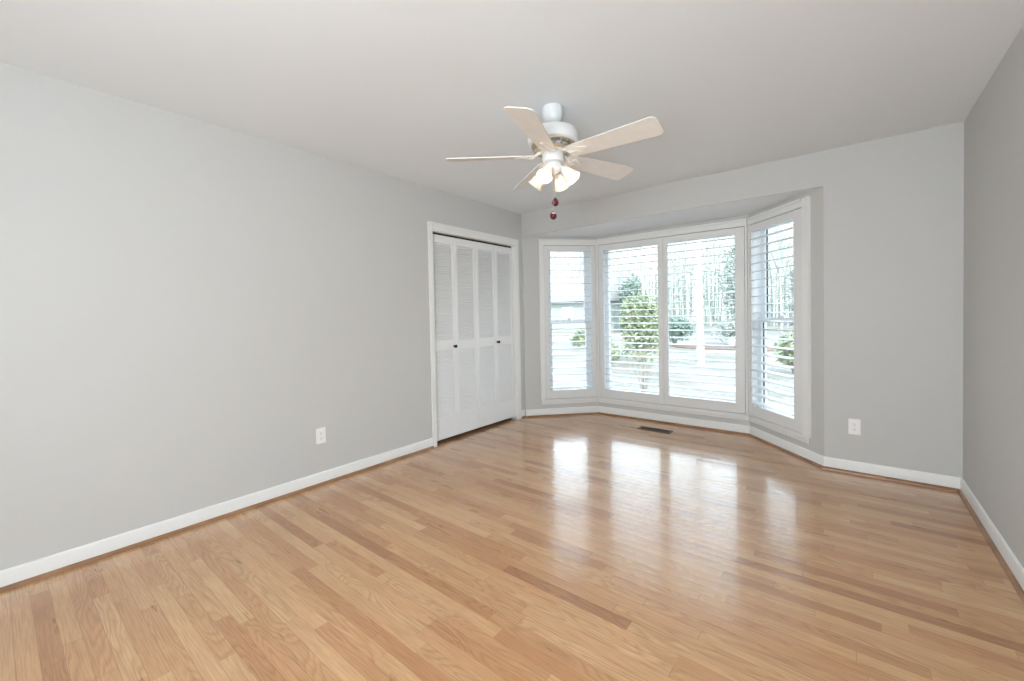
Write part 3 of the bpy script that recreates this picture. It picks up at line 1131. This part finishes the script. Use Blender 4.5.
def branch_tree(m, base, h, r, rng, lean=(0, 0), first=0.3, spread=0.6, depth=3, nb=9, sides=6):
    """trunk with recursive limbs"""
    def limb(p, d, L, rad, lev):
        pts, rr = [p], [rad]
        q, dd = p.copy(), d.copy()
        k = 5 if lev == 0 else 4
        for i in range(k):
            dd = (dd + Vector((rng.uniform(-1, 1), rng.uniform(-1, 1), rng.uniform(-.3, .6))) * (0.05 if lev == 0 else 0.2)).normalized()
            q = q + dd * (L / k)
            pts.append(q.copy())
            rr.append(max(0.006, rad * (1 - 0.72 * (i + 1) / k)))
        m.tube(pts, rr, max(3, sides - lev))
        if lev < depth:
            cnt = nb if lev == 0 else (5 if lev == 1 else 4)
            for _ in range(cnt):
                f = rng.uniform(first if lev == 0 else 0.25, 0.98) * k
                i = min(k - 1, int(f))
                b = pts[i].lerp(pts[i + 1], f - i)
                a = rng.uniform(0, 6.28)
                nd = (dd * (1 - spread) + Vector((math.cos(a), math.sin(a), rng.uniform(-.05, .55))) * spread).normalized()
                limb(b, nd, L * rng.uniform(0.30, 0.50), max(0.008, rr[i] * 0.45), lev + 1)
    limb(Vector(base), Vector((lean[0], lean[1], 1)).normalized(), h, r, 0)


# pale trunk right outside
rng = random.Random(21)
m = MB()
x, y = -0.54, 9.78
m.tube([(x, y, GZ), (x - 0.02, y, GZ + 1.2), (x - 0.05, y + 0.02, GZ + 3.0), (x - 0.10, y + 0.05, GZ + 5.2), (x - 0.12, y, GZ + 8.0)], [0.125, 0.108, 0.10, 0.09, 0.07], 14)
tr = empty('pale_tree', (x, y, GZ))
tag(tr, 'slender tree with a white sunlit trunk, framed by the center window\'s right panel', 'tree')
m.build('trunk', M['whitebark'], tr, smooth=True)
m = MB()
for k in range(9):
    z = GZ + rng.uniform(3.6, 7.8)
    a = rng.uniform(0, 6.28)
    branch_tree(m, (x - 0.15, y + 0.03, z), rng.uniform(1.4, 2.6), 0.03, rng, lean=(1.2 * math.cos(a), 1.2 * math.sin(a)), depth=2, nb=6, sides=5)
m.build('branches', M['whitebark'], tr)


def bare_tree_mesh(seed, h, r, mat, lean=(0, 0), first=0.3):
    rng = random.Random(seed)
    m = MB()
    branch_tree(m, (0, 0, 0), h, r, rng, lean=lean, first=first, depth=3, nb=13, sides=6)
    o = m.build('bare_tree', mat)
    return o


protos = [bare_tree_mesh(31, 11, 0.17, M['greybark']), bare_tree_mesh(32, 13, 0.22, M['greybark'], (0.05, 0)), bare_tree_mesh(33, 9, 0.13, M['greybark'], (-0.06, 0.03), 0.2)]
rng = random.Random(77)
spots = [(-26, 38), (-20.5, 38.4), (-15.5, 37.6), (-6.6, 33.5), (-0.9, 33.2), (3.6, 32.5), (-9.6, 38.5), (-4.2, 38.8), (1.2, 39.2), (6.4, 38.4),
         (-24, 44.5), (-18, 44), (-12.5, 44.4), (-7, 44.2), (-1.6, 44.6), (3.8, 44.4), (-14.0, 29.8)]
used = set()
for i, (x, y) in enumerate(spots):
    k = i % 3
    o = protos[k]
    if k in used:
        o = o.copy()
        COL.objects.link(o)
    used.add(k)
    o.location = (x, y, GZ)
    s = rng.uniform(0.85, 1.2) 
    o.scale = (s * 0.52, s * 0.52, s)
    o.rotation_euler = (0, 0, rng.uniform(0, 6.28))
    tag(o, 'leafless grey tree among the bare woods beyond the street', 'tree', 'bare trees beyond the street')

for i, (x, y, sc_, lab) in enumerate(((-10.45, 30.6, 0.9, 'pale trunked leafless tree beyond the street, left one of the pair above the big shrub'),
                                      (-11.3, 35.3, 1.0, 'pale trunked leafless tree beyond the street, right one of the pair above the big shrub'))):
    o = bare_tree_mesh(61 + i, 12, 0.2, M['whitebark'])
    o.location = (x, y, GZ)
    o.scale = (sc_ * 0.5, sc_ * 0.5, sc_)
    tag(o, lab, 'tree')

# evergreens in the woods
for i, (x, y, rx, h, leaf, n, lab) in enumerate((
        (-12.2, 32.0, 1.3, 5.6, 'leaf_dark', 1800, 'dark evergreen in the woods above the left edge of the big light green shrub'),
        (-32.4, 41.0, 3.2, 9.0, 'leaf_grey', 2600, 'broad grey green evergreen above the neighboring house'),
        (-3.3, 31.0, 1.7, 8.0, 'leaf_grey', 2000, 'grey green evergreen in the woods to the right of the pale trunk'),
        (1.0, 34.5, 1.9, 7.0, 'leaf_grey', 1800, 'grey green evergreen in the woods seen through the right angled window'))):
    shrub('evergreen_tree', x, y, rx, rx, h, n, 0.17, leaf, lab, 'tree', seed=40 + i)

# hazy wood behind the single trees: trunks, twigs and small leaves nobody could count
rng = random.Random(123)
m = MB()
for k in range(420):
    x, y = rng.uniform(-62, 22), rng.uniform(49, 60)
    h = rng.uniform(7.5, 14.0)
    m.tube([(x, y, GZ), (x + rng.uniform(-.3, .3), y, GZ + h * .5), (x + rng.uniform(-.7, .7), y, GZ + h)], [rng.uniform(.07, .2), .07, .02], 4)
    for q in range(7):
        z = GZ + h * rng.uniform(.25, .95)
        a = rng.uniform(0, 6.28)
        L = rng.uniform(.8, 2.2)
        m.tube([(x, y, z), (x + L * math.cos(a), y + L * math.sin(a), z + L * rng.uniform(.2, .8))], [.035, .012], 3)
pts = []
for k in range(21000):
    x = rng.uniform(-62, 22)
    z = GZ + 13.0 * rng.random() ** 1.15
    pts.append((x, rng.uniform(49, 60), z))
leaves(m, pts, 0.17, rng)
wd = m.build('woods', M['leaf_grey'], recalc=False)
wd['kind'] = 'stuff'
wd['label'] = 'hazy grey green wood closing the view behind the bare trees'
wd['category'] = 'woods'

# twiggy plant close to the window
rng = random.Random(9)
x, y = -0.05, 3.9
root = empty('twiggy_shrub', (x, y, GZ))
tag(root, 'sparse twiggy shrub with few leaves just outside the center window', 'shrub')
m = MB()
lv = MB()
tips = []
for k in range(16):
    a = rng.uniform(0, 6.28)
    s = rng.uniform(0.05, 0.32)
    h = rng.uniform(0.5, 0.95)
    p3 = (x + s * math.cos(a), y + s * math.sin(a), GZ + h)
    pm = (x + s * .4 * math.cos(a + .3), y + s * .4 * math.sin(a + .3), GZ + h * .5)
    m.tube([(x + .02 * math.cos(a), y + .02 * math.sin(a), GZ), pm, p3], [0.006, 0.005, 0.003], 5)
    for q in range(9):
        f = rng.uniform(0.3, 1.05)
        b = Vector(pm).lerp(Vector(p3), f)
        tips.append(b + Vector((rng.uniform(-.05, .05), rng.uniform(-.05, .05), rng.uniform(-.04, .04))))
m.build('stems', M['twig'], root)
leaves(lv, tips, 0.018, rng)
lv.build('leaves', M['leaf_light'], root, recalc=False)

# the house across the way, far left
root = empty('house', (-17.2, 27.5, GZ))
tag(root, 'white roofed pale house across the street, seen through the left window', 'house')
hx0, hx1, hy0, hy1 = -22.5, -14.2, 30.5, 36.0
MB().box((hx0, hy0, GZ), (hx1, hy1, 2.5)).build('wall', M['siding'], root)
m = MB()
m.sweep([(hy0 - 0.6, 2.45), (hy1 + 0.6, 2.45), (hy1 + 0.6, 2.6), ((hy0 + hy1) / 2, 4.9), (hy0 - 0.6, 2.6)], hx0 - 0.4, hx1 + 0.4, lambda s, u, v: (s, u, v))
m.build('roof', M['roof'], root)
for wx in (-20.8, -18.4, -16.0):
    wf = MB().box((wx, hy0 - 0.05, 0.55), (wx + 1.1, hy0 + 0.02, 1.95)).build('window', M['trim'], root)
    MB().box((wx + 0.08, hy0 - 0.06, 0.63), (wx + 1.02, hy0 - 0.045, 1.87)).build('pane', M['bluegrey'], wf)
